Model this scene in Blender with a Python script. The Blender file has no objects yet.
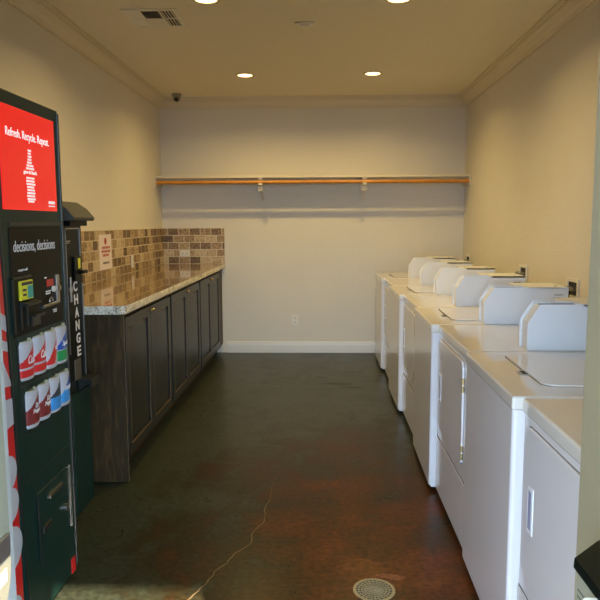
import bpy, bmesh, math, random
from mathutils import Vector, Matrix
random.seed(4)
S = bpy.context.scene
COL = S.collection

# ------------------------------------------------------------------ dimensions (metres)
D, XL, XR, H = 7.18, -1.724, 1.53, 2.74       # back wall, side walls, ceiling
YF = 1.15                                      # inner face of the front wall
OXL, OXR, OZ = -0.577, 0.466, 2.12              # door opening

# ------------------------------------------------------------------ materials
def srgb(r, g, b):
    f = lambda c: (c/255/12.92) if c/255 <= .04045 else ((c/255+.055)/1.055)**2.4
    return (f(r), f(g), f(b), 1)

def mat(name, col, rough=.5, metal=0, spec=.5, coat=0, emit=None, es=0, var=0, vscale=8, bump=0, bscale=60, coatr=.05):
    m = bpy.data.materials.new(name); m.use_nodes = True
    nt = m.node_tree; b = nt.nodes['Principled BSDF']
    b.inputs['Base Color'].default_value = col
    b.inputs['Roughness'].default_value = rough
    b.inputs['Metallic'].default_value = metal
    b.inputs['Specular IOR Level'].default_value = spec
    b.inputs['Coat Weight'].default_value = coat
    b.inputs['Coat Roughness'].default_value = coatr
    if emit:
        b.inputs['Emission Color'].default_value = emit
        b.inputs['Emission Strength'].default_value = es
    tc = nt.nodes.new('ShaderNodeTexCoord')
    if var:
        n = nt.nodes.new('ShaderNodeTexNoise'); n.inputs['Scale'].default_value = vscale; n.inputs['Detail'].default_value = 5
        nt.links.new(tc.outputs['Object'], n.inputs['Vector'])
        mr = nt.nodes.new('ShaderNodeMapRange')
        mr.inputs[1].default_value = .3; mr.inputs[2].default_value = .7
        mr.inputs[3].default_value = 1-var; mr.inputs[4].default_value = 1+var
        nt.links.new(n.outputs['Fac'], mr.inputs[0])
        v = nt.nodes.new('ShaderNodeVectorMath'); v.operation = 'SCALE'
        v.inputs[0].default_value = col[:3]
        nt.links.new(mr.outputs[0], v.inputs['Scale'])
        nt.links.new(v.outputs[0], b.inputs['Base Color'])
    if bump:
        n = nt.nodes.new('ShaderNodeTexNoise'); n.inputs['Scale'].default_value = bscale; n.inputs['Detail'].default_value = 4
        nt.links.new(tc.outputs['Object'], n.inputs['Vector'])
        bp = nt.nodes.new('ShaderNodeBump'); bp.inputs['Strength'].default_value = bump; bp.inputs['Distance'].default_value = .01
        nt.links.new(n.outputs['Fac'], bp.inputs['Height']); nt.links.new(bp.outputs[0], b.inputs['Normal'])
    return m

def ramp(nt, stops, interp='LINEAR'):
    r = nt.nodes.new('ShaderNodeValToRGB'); cr = r.color_ramp; cr.interpolation = interp
    while len(cr.elements) < len(stops): cr.elements.new(.5)
    for e, (p, c) in zip(cr.elements, stops): e.position = p; e.color = c
    return r

M = {}
M['wall'] = mat('wall_paint', srgb(218, 211, 198), .75, bump=.25, bscale=55, var=.015, vscale=3)
M['ceil'] = mat('ceiling_paint', srgb(230, 222, 202), .85, bump=.3, bscale=70)
M['trim'] = mat('trim_paint', srgb(214, 203, 180), .45)
M['base'] = mat('baseboard_paint', srgb(214, 212, 205), .4)
M['white'] = mat('white_enamel', srgb(226, 220, 218), .24, coat=.5, coatr=.08, var=.01, vscale=3)
M['wtop'] = mat('white_enamel_top', srgb(222, 214, 202), .10, coat=.5, coatr=.03)
M['box'] = mat('white_powdercoat', srgb(226, 226, 226), .38, bump=.03, bscale=300)
M['gap'] = mat('dark_gap', srgb(28, 28, 30), .6)
M['steel'] = mat('brushed_steel', srgb(170, 170, 168), .32, metal=1, var=.08, vscale=40)
M['brass'] = mat('brass', srgb(196, 172, 122), .3, metal=1)
M['blk'] = mat('black_painted_metal', srgb(10, 17, 15), .34, spec=.25, var=.15, vscale=5)
M['blk2'] = mat('black_plastic', srgb(8, 14, 11), .4, spec=.12)
M['green'] = mat('dark_green_flare_panel', srgb(19, 48, 42), .35, spec=.22, var=.1)  # dark panel, made greener by sun flare put into the colour
M['hood'] = mat('grey_textured_hood', srgb(66, 66, 60), .6, bump=.4, bscale=400, var=.15, vscale=200)
M['red'] = mat('red_print', srgb(214, 32, 34), .35, coat=.3)
M['redglow'] = mat('red_backlit_sign', srgb(170, 12, 14), .25, emit=srgb(244, 34, 30), es=.7, coat=.3, coatr=.04)
M['wtext'] = mat('white_print', srgb(228, 228, 228), .5)
M['wglow'] = mat('white_backlit_print', srgb(228, 228, 228), .5, emit=(1, .93, .9, 1), es=.5)
M['greyprint'] = mat('pale_grey_print', srgb(188, 192, 200), .4)
M['yellow'] = mat('yellow_sticker', srgb(226, 220, 50), .5)
M['teal'] = mat('teal_sticker', srgb(60, 170, 160), .5)
M['paper'] = mat('paper', srgb(226, 212, 210), .8)
M['paperb'] = mat('faded_label', srgb(190, 184, 160), .7)
M['redink'] = mat('red_ink', srgb(176, 70, 66), .8)
M['darkink'] = mat('dark_ink', srgb(70, 66, 66), .8)
M['wood'] = mat('orange_wood', srgb(200, 132, 40), .4, var=.15, vscale=12)
M['plate'] = mat('ivory_plastic', srgb(226, 222, 210), .35)
M['lens'] = mat('dark_lens', srgb(14, 16, 22), .08)
M['camgrey'] = mat('grey_camera_housing', srgb(150, 140, 118), .4)
M['glow'] = mat('lamp_glow', (1, .8, .5, 1), .5, emit=(1, .66, .30, 1), es=4)
M['jamb'] = mat('white_jamb_paint', srgb(176, 180, 178), .5)
M['doorpaint'] = mat('grey_green_door_paint', srgb(146, 134, 106), .45, var=.06, vscale=4)
M['beige'] = mat('beige_metal', srgb(136, 132, 112), .5)
M['tray'] = mat('dark_steel', srgb(70, 74, 72), .35, metal=.8)
M['ledred'] = mat('red_display', srgb(120, 20, 18), .3, emit=srgb(200, 30, 24), es=.25)
M['canred'] = mat('can_red', srgb(216, 38, 38), .3)
M['cansil'] = mat('can_silver', srgb(196, 198, 204), .3)
M['canwhite'] = mat('can_pale', srgb(190, 192, 200), .3)
M['cangreen'] = mat('can_green', srgb(30, 150, 84), .3)
M['canblue'] = mat('can_blue', srgb(30, 84, 178), .3)
M['cansky'] = mat('can_light_blue', srgb(62, 150, 220), .3)
M['canmar'] = mat('can_maroon', srgb(128, 44, 44), .3, var=.2, vscale=60)
M['canblk'] = mat('can_charcoal', srgb(52, 58, 66), .3)
M['canlid'] = mat('can_lid', srgb(190, 188, 160), .35, metal=.3)
M['outside'] = mat('outside_concrete', srgb(58, 54, 48), .9, var=.06, vscale=2)
M['crack'] = mat('crack_filler', srgb(112, 94, 62), .7)
M['scuff'] = mat('dark_scuff', srgb(22, 20, 16), .5)
M['patch'] = mat('rough_patch', srgb(122, 66, 40), .6, var=.5, vscale=60)
M['drain'] = mat('drain_metal', srgb(150, 142, 116), .45, metal=.5, var=.15, vscale=60)

def floor_mat():
    m = bpy.data.materials.new('stained_concrete'); m.use_nodes = True; nt = m.node_tree
    b = nt.nodes['Principled BSDF']; tc = nt.nodes.new('ShaderNodeTexCoord')
    def noise(s, d, w=0, rough=.55):
        n = nt.nodes.new('ShaderNodeTexNoise'); n.inputs['Scale'].default_value = s; n.inputs['Detail'].default_value = d
        n.inputs['Distortion'].default_value = w; n.inputs['Roughness'].default_value = rough
        nt.links.new(tc.outputs['Object'], n.inputs['Vector']); return n
    b.inputs['Specular IOR Level'].default_value = .17
    big = noise(1.1, 4, .6); mid = noise(4.5, 8, .8, .65); fine = noise(40, 6)
    # redder stain pooled on the middle of the floor near the drain
    gr = nt.nodes.new('ShaderNodeVectorMath'); gr.operation = 'DISTANCE'
    gr.inputs[1].default_value = (0.32, 2.7*.5, 0)
    sc_ = nt.nodes.new('ShaderNodeVectorMath'); sc_.operation = 'MULTIPLY'; sc_.inputs[1].default_value = (1, .5, 1)
    nt.links.new(tc.outputs['Object'], sc_.inputs[0]); nt.links.new(sc_.outputs[0], gr.inputs[0])
    mr = nt.nodes.new('ShaderNodeMapRange'); mr.inputs[1].default_value = .2; mr.inputs[2].default_value = 1.35
    mr.inputs[3].default_value = .2; mr.inputs[4].default_value = -.34
    nt.links.new(gr.outputs['Value'], mr.inputs[0])
    ad = nt.nodes.new('ShaderNodeMath'); ad.operation = 'ADD'
    nt.links.new(big.outputs['Fac'], ad.inputs[0]); nt.links.new(mr.outputs[0], ad.inputs[1])
    m1 = nt.nodes.new('ShaderNodeMath'); m1.operation = 'MULTIPLY_ADD'; m1.inputs[1].default_value = .9
    nt.links.new(mid.outputs['Fac'], m1.inputs[0]); m1.inputs[2].default_value = -.45
    ad2 = nt.nodes.new('ShaderNodeMath'); ad2.operation = 'ADD'
    nt.links.new(ad.outputs[0], ad2.inputs[0]); nt.links.new(m1.outputs[0], ad2.inputs[1])
    r = ramp(nt, [(.25, srgb(52, 56, 43)), (.42, srgb(44, 37, 21)), (.6, srgb(64, 36, 15)), (.78, srgb(88, 42, 14)), (1.0, srgb(112, 68, 26))])
    nt.links.new(ad2.outputs[0], r.inputs[0])
    mx = nt.nodes.new('ShaderNodeMix'); mx.data_type = 'RGBA'; mx.blend_type = 'MULTIPLY'; mx.inputs[0].default_value = .7
    fr = ramp(nt, [(.3, (.3, .3, .3, 1)), (.7, (1.6, 1.6, 1.6, 1))])
    nt.links.new(fine.outputs['Fac'], fr.inputs[0])
    nt.links.new(r.outputs[0], mx.inputs[6]); nt.links.new(fr.outputs[0], mx.inputs[7])
    nt.links.new(mx.outputs[2], b.inputs['Base Color'])
    rr = nt.nodes.new('ShaderNodeMapRange'); rr.inputs[3].default_value = .2; rr.inputs[4].default_value = .42
    nt.links.new(mid.outputs['Fac'], rr.inputs[0]); nt.links.new(rr.outputs[0], b.inputs['Roughness'])
    bp = nt.nodes.new('ShaderNodeBump'); bp.inputs['Strength'].default_value = .08; bp.inputs['Distance'].default_value = .01
    nt.links.new(mid.outputs['Fac'], bp.inputs['Height']); nt.links.new(bp.outputs[0], b.inputs['Normal'])
    return m
M['floor'] = floor_mat()

def granite_mat():
    m = bpy.data.materials.new('granite'); m.use_nodes = True; nt = m.node_tree
    b = nt.nodes['Principled BSDF']; tc = nt.nodes.new('ShaderNodeTexCoord')
    v = nt.nodes.new('ShaderNodeTexVoronoi'); v.inputs['Scale'].default_value = 70
    nt.links.new(tc.outputs['Object'], v.inputs['Vector'])
    sep = nt.nodes.new('ShaderNodeSeparateColor'); nt.links.new(v.outputs['Color'], sep.inputs[0])
    n = nt.nodes.new('ShaderNodeTexNoise'); n.inputs['Scale'].default_value = 14; n.inputs['Detail'].default_value = 6
    nt.links.new(tc.outputs['Object'], n.inputs['Vector'])
    a = nt.nodes.new('ShaderNodeMath'); a.operation = 'MULTIPLY_ADD'; a.inputs[1].default_value = .55
    nt.links.new(sep.outputs[0], a.inputs[0])
    s = nt.nodes.new('ShaderNodeMath'); s.operation = 'MULTIPLY_ADD'; s.inputs[1].default_value = .9; s.inputs[2].default_value = -.22
    nt.links.new(n.outputs['Fac'], s.inputs[0]); nt.links.new(s.outputs[0], a.inputs[2])
    r = ramp(nt, [(.1, srgb(36, 28, 20)), (.28, srgb(84, 60, 34)), (.5, srgb(128, 96, 56)), (.7, srgb(166, 136, 92)), (.88, srgb(206, 192, 160))])
    nt.links.new(a.outputs[0], r.inputs[0]); nt.links.new(r.outputs[0], b.inputs['Base Color'])
    b.inputs['Roughness'].default_value = .12; b.inputs['Coat Weight'].default_value = .7; b.inputs['Coat Roughness'].default_value = .03
    return m
M['granite'] = granite_mat()
def edge_mat():
    m = M['granite'].copy(); m.name = 'chiselled_daylit_edge'
    b = m.node_tree.nodes['Principled BSDF']; b.inputs['Roughness'].default_value = .7; b.inputs['Coat Weight'].default_value = 0
    for n in m.node_tree.nodes:
        if n.type == 'VALTORGB':
            for e, c in zip(n.color_ramp.elements, [srgb(130, 118, 94), srgb(196, 184, 156), srgb(226, 216, 192), srgb(238, 230, 212), srgb(246, 240, 224)]): e.color = c  # rough edge; its whitening by daylight is put into these colours
        if n.type == 'TEX_VORONOI': n.inputs['Scale'].default_value = 120
    return m
M['gedge'] = edge_mat()

def tile_mat():
    m = bpy.data.materials.new('tumbled_travertine_tile'); m.use_nodes = True; nt = m.node_tree
    b = nt.nodes['Principled BSDF']
    uv = nt.nodes.new('ShaderNodeUVMap')
    br = nt.nodes.new('ShaderNodeTexBrick'); br.offset = .5
    br.inputs['Color1'].default_value = (0, 0, 0, 1); br.inputs['Color2'].default_value = (1, 1, 1, 1)
    br.inputs['Mortar'].default_value = (.5, .5, .5, 1)
    br.inputs['Scale'].default_value = 1; br.inputs['Mortar Size'].default_value = .0048
    br.inputs['Mortar Smooth'].default_value = .3; br.inputs['Bias'].default_value = 0
    br.inputs['Brick Width'].default_value = .118; br.inputs['Row Height'].default_value = .0772
    nt.links.new(uv.outputs[0], br.inputs['Vector'])
    n = nt.nodes.new('ShaderNodeTexNoise'); n.inputs['Scale'].default_value = 38; n.inputs['Detail'].default_value = 8; n.inputs['Roughness'].default_value = .72
    nt.links.new(uv.outputs[0], n.inputs['Vector'])
    sp = nt.nodes.new('ShaderNodeSeparateColor'); nt.links.new(br.outputs['Color'], sp.inputs[0])
    a = nt.nodes.new('ShaderNodeMath'); a.operation = 'MULTIPLY_ADD'; a.inputs[1].default_value = 2.2; a.inputs[2].default_value = -.96
    nt.links.new(n.outputs['Fac'], a.inputs[0])
    ad = nt.nodes.new('ShaderNodeMath'); ad.operation = 'MULTIPLY_ADD'; ad.inputs[1].default_value = .92
    nt.links.new(sp.outputs[0], ad.inputs[0]); nt.links.new(a.outputs[0], ad.inputs[2])
    r = ramp(nt, [(.0, srgb(70, 56, 42)), (.25, srgb(112, 88, 62)), (.5, srgb(144, 116, 82)), (.75, srgb(176, 150, 114)), (1, srgb(200, 180, 148))])
    nt.links.new(ad.outputs[0], r.inputs[0])
    mx = nt.nodes.new('ShaderNodeMix'); mx.data_type = 'RGBA'
    nt.links.new(br.outputs['Fac'], mx.inputs[0]); nt.links.new(r.outputs[0], mx.inputs[6]); mx.inputs[7].default_value = srgb(206, 192, 164)
    nt.links.new(mx.outputs[2], b.inputs['Base Color'])
    b.inputs['Roughness'].default_value = .5
    bp = nt.nodes.new('ShaderNodeBump'); bp.invert = True; bp.inputs['Strength'].default_value = .6; bp.inputs['Distance'].default_value = .004
    nt.links.new(br.outputs['Fac'], bp.inputs['Height']); nt.links.new(bp.outputs[0], b.inputs['Normal'])
    return m
M['tile'] = tile_mat()

def cab_mat():
    m = bpy.data.materials.new('espresso_stained_wood'); m.use_nodes = True; nt = m.node_tree
    b = nt.nodes['Principled BSDF']; tc = nt.nodes.new('ShaderNodeTexCoord')
    mp = nt.nodes.new('ShaderNodeMapping'); mp.inputs['Scale'].default_value = (14, 14, 2.2)
    nt.links.new(tc.outputs['Object'], mp.inputs[0])
    n = nt.nodes.new('ShaderNodeTexNoise'); n.inputs['Scale'].default_value = 2.2; n.inputs['Detail'].default_value = 7; n.inputs['Distortion'].default_value = 1.2
    nt.links.new(mp.outputs[0], n.inputs['Vector'])
    r = ramp(nt, [(.3, srgb(46, 38, 21)), (.5, srgb(60, 47, 26)), (.72, srgb(86, 64, 36))])
    nt.links.new(n.outputs['Fac'], r.inputs[0]); nt.links.new(r.outputs[0], b.inputs['Base Color'])
    b.inputs['Roughness'].default_value = .5; b.inputs['Specular IOR Level'].default_value = .25
    return m
M['cab'] = cab_mat()
M['cabedge'] = mat('worn_cabinet_edge', srgb(112, 90, 60), .5, var=.5, vscale=30)
M['cabdoor'] = mat('dark_cabinet_door', srgb(32, 34, 29), .34, spec=.3, var=.25, vscale=6)

# ------------------------------------------------------------------ mesh helpers
def wloc(o):
    v = Vector((0, 0, 0))
    while o is not None: v += o.location; o = o.parent
    return v

class MB:
    """collects shapes in world coordinates and links them as one mesh object"""
    def __init__(s): s.bm = bmesh.new(); s.mi = 0
    def _mark(s, n0):
        s.bm.faces.ensure_lookup_table()
        for f in s.bm.faces[n0:]: f.material_index = s.mi
    def box(s, x0, x1, y0, y1, z0, z1, bev=0, seg=2):
        n0 = len(s.bm.faces)
        t = bmesh.new(); bmesh.ops.create_cube(t, size=1)
        for v in t.verts:
            v.co = Vector((x0+(v.co.x+.5)*(x1-x0), y0+(v.co.y+.5)*(y1-y0), z0+(v.co.z+.5)*(z1-z0)))
        if bev: bmesh.ops.bevel(t, geom=t.edges[:], offset=bev, segments=seg, affect='EDGES', profile=.5)
        me = bpy.data.meshes.new('t'); t.to_mesh(me); t.free(); s.bm.from_mesh(me); bpy.data.meshes.remove(me)
        s._mark(n0); return s
    def prism(s, pts, axis, a, b, bev=0):
        """polygon pts in the two other axes (cyclic order), extruded along axis from a to b"""
        n0 = len(s.bm.faces); t = bmesh.new()
        def P(u, v, w):
            return {0: (w, u, v), 1: (u, w, v), 2: (u, v, w)}[axis]
        A = [t.verts.new(P(u, v, a)) for u, v in pts]; B = [t.verts.new(P(u, v, b)) for u, v in pts]
        t.faces.new(A); t.faces.new(B[::-1]); k = len(pts)
        for i in range(k): t.faces.new((A[i], B[i], B[(i+1) % k], A[(i+1) % k]))
        bmesh.ops.recalc_face_normals(t, faces=t.faces[:])
        if bev: bmesh.ops.bevel(t, geom=t.edges[:], offset=bev, segments=2, affect='EDGES', profile=.5)
        me = bpy.data.meshes.new('t'); t.to_mesh(me); t.free(); s.bm.from_mesh(me); bpy.data.meshes.remove(me)
        s._mark(n0); return s
    def cyl(s, c, r, h, axis=2, seg=24, r2=None, bev=0):
        n0 = len(s.bm.faces); t = bmesh.new()
        bmesh.ops.create_cone(t, cap_ends=True, segments=seg, radius1=r, radius2=r if r2 is None else r2, depth=h)
        if bev: bmesh.ops.bevel(t, geom=[e for e in t.edges if len(e.link_faces) == 2 and e.calc_face_angle() > .8], offset=bev, segments=2, affect='EDGES')
        R = {0: Matrix.Rotation(math.pi/2, 4, 'Y'), 1: Matrix.Rotation(-math.pi/2, 4, 'X'), 2: Matrix.Identity(4)}[axis]
        bmesh.ops.transform(t, matrix=Matrix.Translation(c) @ R, verts=t.verts)
        me = bpy.data.meshes.new('t'); t.to_mesh(me); t.free(); s.bm.from_mesh(me); bpy.data.meshes.remove(me)
        s._mark(n0); return s
    def bar(s, p, q, r, seg=10):
        p, q = Vector(p), Vector(q); n0 = len(s.bm.faces); t = bmesh.new(); d = q-p
        bmesh.ops.create_cone(t, cap_ends=True, segments=seg, radius1=r, radius2=r, depth=d.length)
        R = d.to_track_quat('Z', 'Y').to_matrix().to_4x4()
        bmesh.ops.transform(t, matrix=Matrix.Translation((p+q)/2) @ R, verts=t.verts)
        me = bpy.data.meshes.new('t'); t.to_mesh(me); t.free(); s.bm.from_mesh(me); bpy.data.meshes.remove(me)
        s._mark(n0); return s
    def sph(s, c, r, sc=(1, 1, 1)):
        n0 = len(s.bm.faces); t = bmesh.new()
        bmesh.ops.create_uvsphere(t, u_segments=20, v_segments=12, radius=r)
        bmesh.ops.transform(t, matrix=Matrix.Translation(c) @ Matrix.Diagonal((*sc, 1)), verts=t.verts)
        me = bpy.data.meshes.new('t'); t.to_mesh(me); t.free(); s.bm.from_mesh(me); bpy.data.meshes.remove(me)
        s._mark(n0); return s
    def ring(s, c, ro, ri, h, seg=40):
        """flat annulus, axis z"""
        n0 = len(s.bm.faces); bm = s.bm; V = []
        for i in range(seg):
            a = 2*math.pi*i/seg; ca, sa = math.cos(a), math.sin(a)
            V.append([bm.verts.new((c[0]+r*ca, c[1]+r*sa, c[2]+z)) for r, z in ((ri, 0), (ro, 0), (ro, h), (ri, h))])
        for i in range(seg):
            A, B = V[i], V[(i+1) % seg]
            for k in range(4): bm.faces.new((A[k], B[k], B[(k+1) % 4], A[(k+1) % 4]))
        s._mark(n0); return s
    def build(s, name, mats, parent=None, smooth=True):
        bmesh.ops.recalc_face_normals(s.bm, faces=s.bm.faces[:])
        off = wloc(parent) if parent else Vector((0, 0, 0))
        for v in s.bm.verts: v.co -= off
        me = bpy.data.meshes.new(name); s.bm.to_mesh(me); s.bm.free()
        if not isinstance(mats, (list, tuple)): mats = [mats]
        for m in mats: me.materials.append(m)
        if smooth:
            for p in me.polygons: p.use_smooth = True
            try: me.set_sharp_from_angle(angle=math.radians(32))
            except Exception: pass
        o = bpy.data.objects.new(name, me); COL.objects.link(o)
        if smooth: o.modifiers.new('weighted_normals', 'WEIGHTED_NORMAL').keep_sharp = True
        if parent: o.parent = parent
        return o

def tag(o, label=None, cat=None, group=None, kind=None):
    if label: o['label'] = label
    if cat: o['category'] = cat
    if group: o['group'] = group
    if kind: o['kind'] = kind
    return o
def struct(o): o['kind'] = 'structure'; return o
def thing(name, loc, label, cat, group=None):
    o = bpy.data.objects.new(name, None); o.empty_display_size = .1; COL.objects.link(o); o.location = loc
    return tag(o, label, cat, group)
def copy_tree(o, parent=None):
    c = o.copy(); COL.objects.link(c)
    if parent: c.parent = parent
    for ch in list(o.children): copy_tree(ch, c)
    return c

def text(name, body, m, parent, face, pos, size, width=None, height=None, depth=.0006, bold=0, skew=0, curve=None, align='CENTER', parts=False):
    """raised lettering. face '+X' reads along +Y, '-Y' reads along +X. pos = centre."""
    cu = bpy.data.curves.new(name, 'FONT'); cu.body = body; cu.size = size; cu.extrude = depth; cu.offset = bold
    cu.align_x = 'CENTER'; cu.align_y = 'CENTER'; cu.shear = skew
    t = bpy.data.objects.new('t', cu); COL.objects.link(t)
    bpy.context.view_layer.update()
    dg = bpy.context.evaluated_depsgraph_get()
    me = bpy.data.meshes.new_from_object(t.evaluated_get(dg))
    bpy.data.objects.remove(t); bpy.data.curves.remove(cu)
    xs = [v.co.x for v in me.vertices]; ys = [v.co.y for v in me.vertices]
    w, h = max(xs)-min(xs), max(ys)-min(ys); cx, cy = (max(xs)+min(xs))/2, (max(ys)+min(ys))/2
    sx = width/w if width else 1; sy = height/h if height else (sx if width else 1)
    off = wloc(parent); P = Vector(pos)
    for v in me.vertices:
        a, b, c = (v.co.x-cx)*sx, (v.co.y-cy)*sy, v.co.z
        if curve: c += curve(a)
        q = P+Vector((c, a, b)) if face == '+X' else P+Vector((a, -c, b))
        v.co = q-off
    me.materials.clear(); me.materials.append(m); me.name = name
    o = bpy.data.objects.new(name, me); COL.objects.link(o); o.parent = parent
    return o

# ================================================================== SETTING
struct(MB().box(XL-.15, XR+.15, 1.0, D+.15, -.12, 0).build('floor', M['floor'], smooth=False))
FLOOR = bpy.data.objects['floor']
struct(MB().box(XL-.15, XR+.15, 1.0, D+.15, H, H+.12).build('ceiling', M['ceil'], smooth=False))
struct(MB().box(XL-.15, XL, 1.0, D, 0, H).build('wall_left', M['wall'], smooth=False))
struct(MB().box(XR, XR+.15, 1.0, D, 0, H).build('wall_right', M['wall'], smooth=False))
struct(MB().box(XL-.15, XR+.15, D, D+.15, 0, H).build('wall_back', M['wall'], smooth=False))
w = MB().box(XL, OXL-.03, 1.0, YF, 0, H).box(OXR+.03, XR, 1.0, YF, 0, H).box(OXL-.03, OXR+.03, 1.0, YF, OZ+.03, H)
struct(w.build('wall_front', M['wall'], smooth=False))
# painted door frame lining the opening
struct(MB().box(OXL-.03, OXL, .98, YF+.01, 0, OZ+.03).build('trim_4', M['jamb']))
struct(MB().box(OXR, OXR+.03, .98, YF+.01, 0, OZ+.03).box(OXL, OXR, .98, YF+.01, OZ, OZ+.03).build('trim_5', M['doorpaint']))
# outside: ground, and an unseen roof slab added to cut off the sun
struct(MB().box(-12, 12, -14, 1.0, -.14, -.02).build('ground_outside', M['outside'], smooth=False))
struct(MB().box(-6, 6, -1.97, 1.0, 2.76, 2.9).build('sun_cutoff_slab', M['ceil'], smooth=False))

# crown moulding: ogee profile, mitred round three walls
prof = [(0, 0), (0, -.108), (.014, -.108), (.014, -.096), (.022, -.090), (.026, -.078), (.040, -.062), (.050, -.044), (.070, -.030), (.070, -.022), (.084, -.020), (.088, -.010), (.100, -.010), (.100, 0)]
def crown(name, a, b, inward, m1, m2):
    """a->b along the wall at the ceiling, mitred in by m1/m2 (1 = inside corner)"""
    a, b, n = Vector(a), Vector(b), Vector(inward); d = (b-a).normalized(); bm = bmesh.new()
    A, B = [], []
    for u, v in prof:
        A.append(bm.verts.new(a+n*u+d*u*m1+Vector((0, 0, v)))); B.append(bm.verts.new(b+n*u-d*u*m2+Vector((0, 0, v))))
    k = len(prof)
    for i in range(k): bm.faces.new((A[i], B[i], B[(i+1) % k], A[(i+1) % k]))
    bm.faces.new(A[::-1]); bm.faces.new(B); bmesh.ops.recalc_face_normals(bm, faces=bm.faces[:])
    me = bpy.data.meshes.new(name); bm.to_mesh(me); bm.free(); me.materials.append(M['trim'])
    o = bpy.data.objects.new(name, me); COL.objects.link(o); struct(o)
crown('trim_1', (XL, YF, H), (XL, D, H), (1, 0, 0), 0, 1)
crown('trim_2', (XL, D, H), (XR, D, H), (0, -1, 0), 1, 1)
crown('trim_3', (XR, D, H), (XR, YF, H), (-1, 0, 0), 1, 0)
# baseboards
bp = lambda y0: [(D, 0), (D-.016, 0), (D-.016, .082), (D-.010, .096), (D-.008, .118), (D, .124)]
struct(MB().prism([(y, z) for y, z in bp(0)], 0, -1.04, XR).build('baseboard_back', M['base']))
struct(MB().box(XR-.015, XR, YF, D-.016, 0, .12, .003).build('baseboard_right', M['base']))
struct(MB().box(XL, XL+.015, YF, 3.49, 0, .12, .003).build('baseboard_left', M['base']))

# floor marks: crack, scuff, rough patch round the drain (children of the floor)
def strip(pts, w, z, name, m, seed=1):
    random.seed(seed); bm = bmesh.new(); fine = []
    for (x0, y0), (x1, y1) in zip(pts, pts[1:]):
        n = max(2, int(math.hypot(x1-x0, y1-y0)/.02))
        for i in range(n):
            t = i/n; fine.append((x0+(x1-x0)*t+random.uniform(-.004, .004), y0+(y1-y0)*t))
    fine.append(pts[-1]); L, R = [], []
    for i, (x, y) in enumerate(fine):
        a = fine[max(0, i-1)]; b = fine[min(len(fine)-1, i+1)]; d = Vector((b[0]-a[0], b[1]-a[1])).normalized()
        ww = w*random.uniform(.5, 1.3)/2*min(1, .25+(1-i/len(fine))*1.6)
        L.append(bm.verts.new((x-d.y*ww, y+d.x*ww, z))); R.append(bm.verts.new((x+d.y*ww, y-d.x*ww, z)))
    for i in range(len(fine)-1): bm.faces.new((R[i], R[i+1], L[i+1], L[i]))
    me = bpy.data.meshes.new(name); bm.to_mesh(me); bm.free(); me.materials.append(m)
    o = bpy.data.objects.new(name, me); COL.objects.link(o); o.parent = FLOOR; return o
strip([(-.56, 2.15), (-.501, 2.359), (-.46, 2.45), (-.436, 2.55), (-.40, 2.62), (-.372, 2.70), (-.31, 2.80), (-.318, 2.9), (-.27, 3.03), (-.285, 3.15), (-.262, 3.3), (-.268, 3.43), (-.25, 3.6)], .0055, .0008, 'crack', M['crack'])
def blot(cx, cy, rx, ry, name, m, seed, z=.0006, rot=0):
    random.seed(seed); bm = bmesh.new(); vs = []
    for i in range(36):
        a = 2*math.pi*i/36; k = random.uniform(.6, 1.1); x, y = rx*k*math.cos(a), ry*k*math.sin(a)
        vs.append(bm.verts.new((cx+x*math.cos(rot)-y*math.sin(rot), cy+x*math.sin(rot)+y*math.cos(rot), z)))
    bm.faces.new(vs); me = bpy.data.meshes.new(name); bm.to_mesh(me); bm.free(); me.materials.append(m)
    o = bpy.data.objects.new(name, me); COL.objects.link(o); o.parent = FLOOR
blot(.15, 5.75, .17, .035, 'scuff', M['scuff'], 3)
blot(.27, 5.62, .1, .025, 'scuff', M['scuff'], 5)
blot(-.0, 6.0, .07, .02, 'scuff', M['scuff'], 9)
blot(.285, 2.53, .075, .026, 'rough_patch', M['patch'], 7, rot=-.15)

# round floor drain
dr = thing('floor_drain', (.206, 2.43, 0), 'round slotted metal floor drain set in the brown concrete floor', 'drain')
MB().ring((.206, 2.43, 0), .082, .070, .003).build('rim', M['drain'], dr)
MB().cyl((.206, 2.43, .0006), .0705, .001, seg=40).build('drain_well', M['gap'], dr)
g = MB()
for r0, r1 in ((.062, .058), (.05, .046), (.038, .034), (.026, .022), (.012, 0.0)):
    g.ring((.206, 2.43, .0012), r0, r1, .0018, 32)
for k in range(12):
    a = math.pi*k/12
    g.bar((.206-.07*math.cos(a), 2.43-.07*math.sin(a), .002), (.206+.07*math.cos(a), 2.43+.07*math.sin(a), .002), .0022, 6)
g.build('grate', M['drain'], dr)

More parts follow.
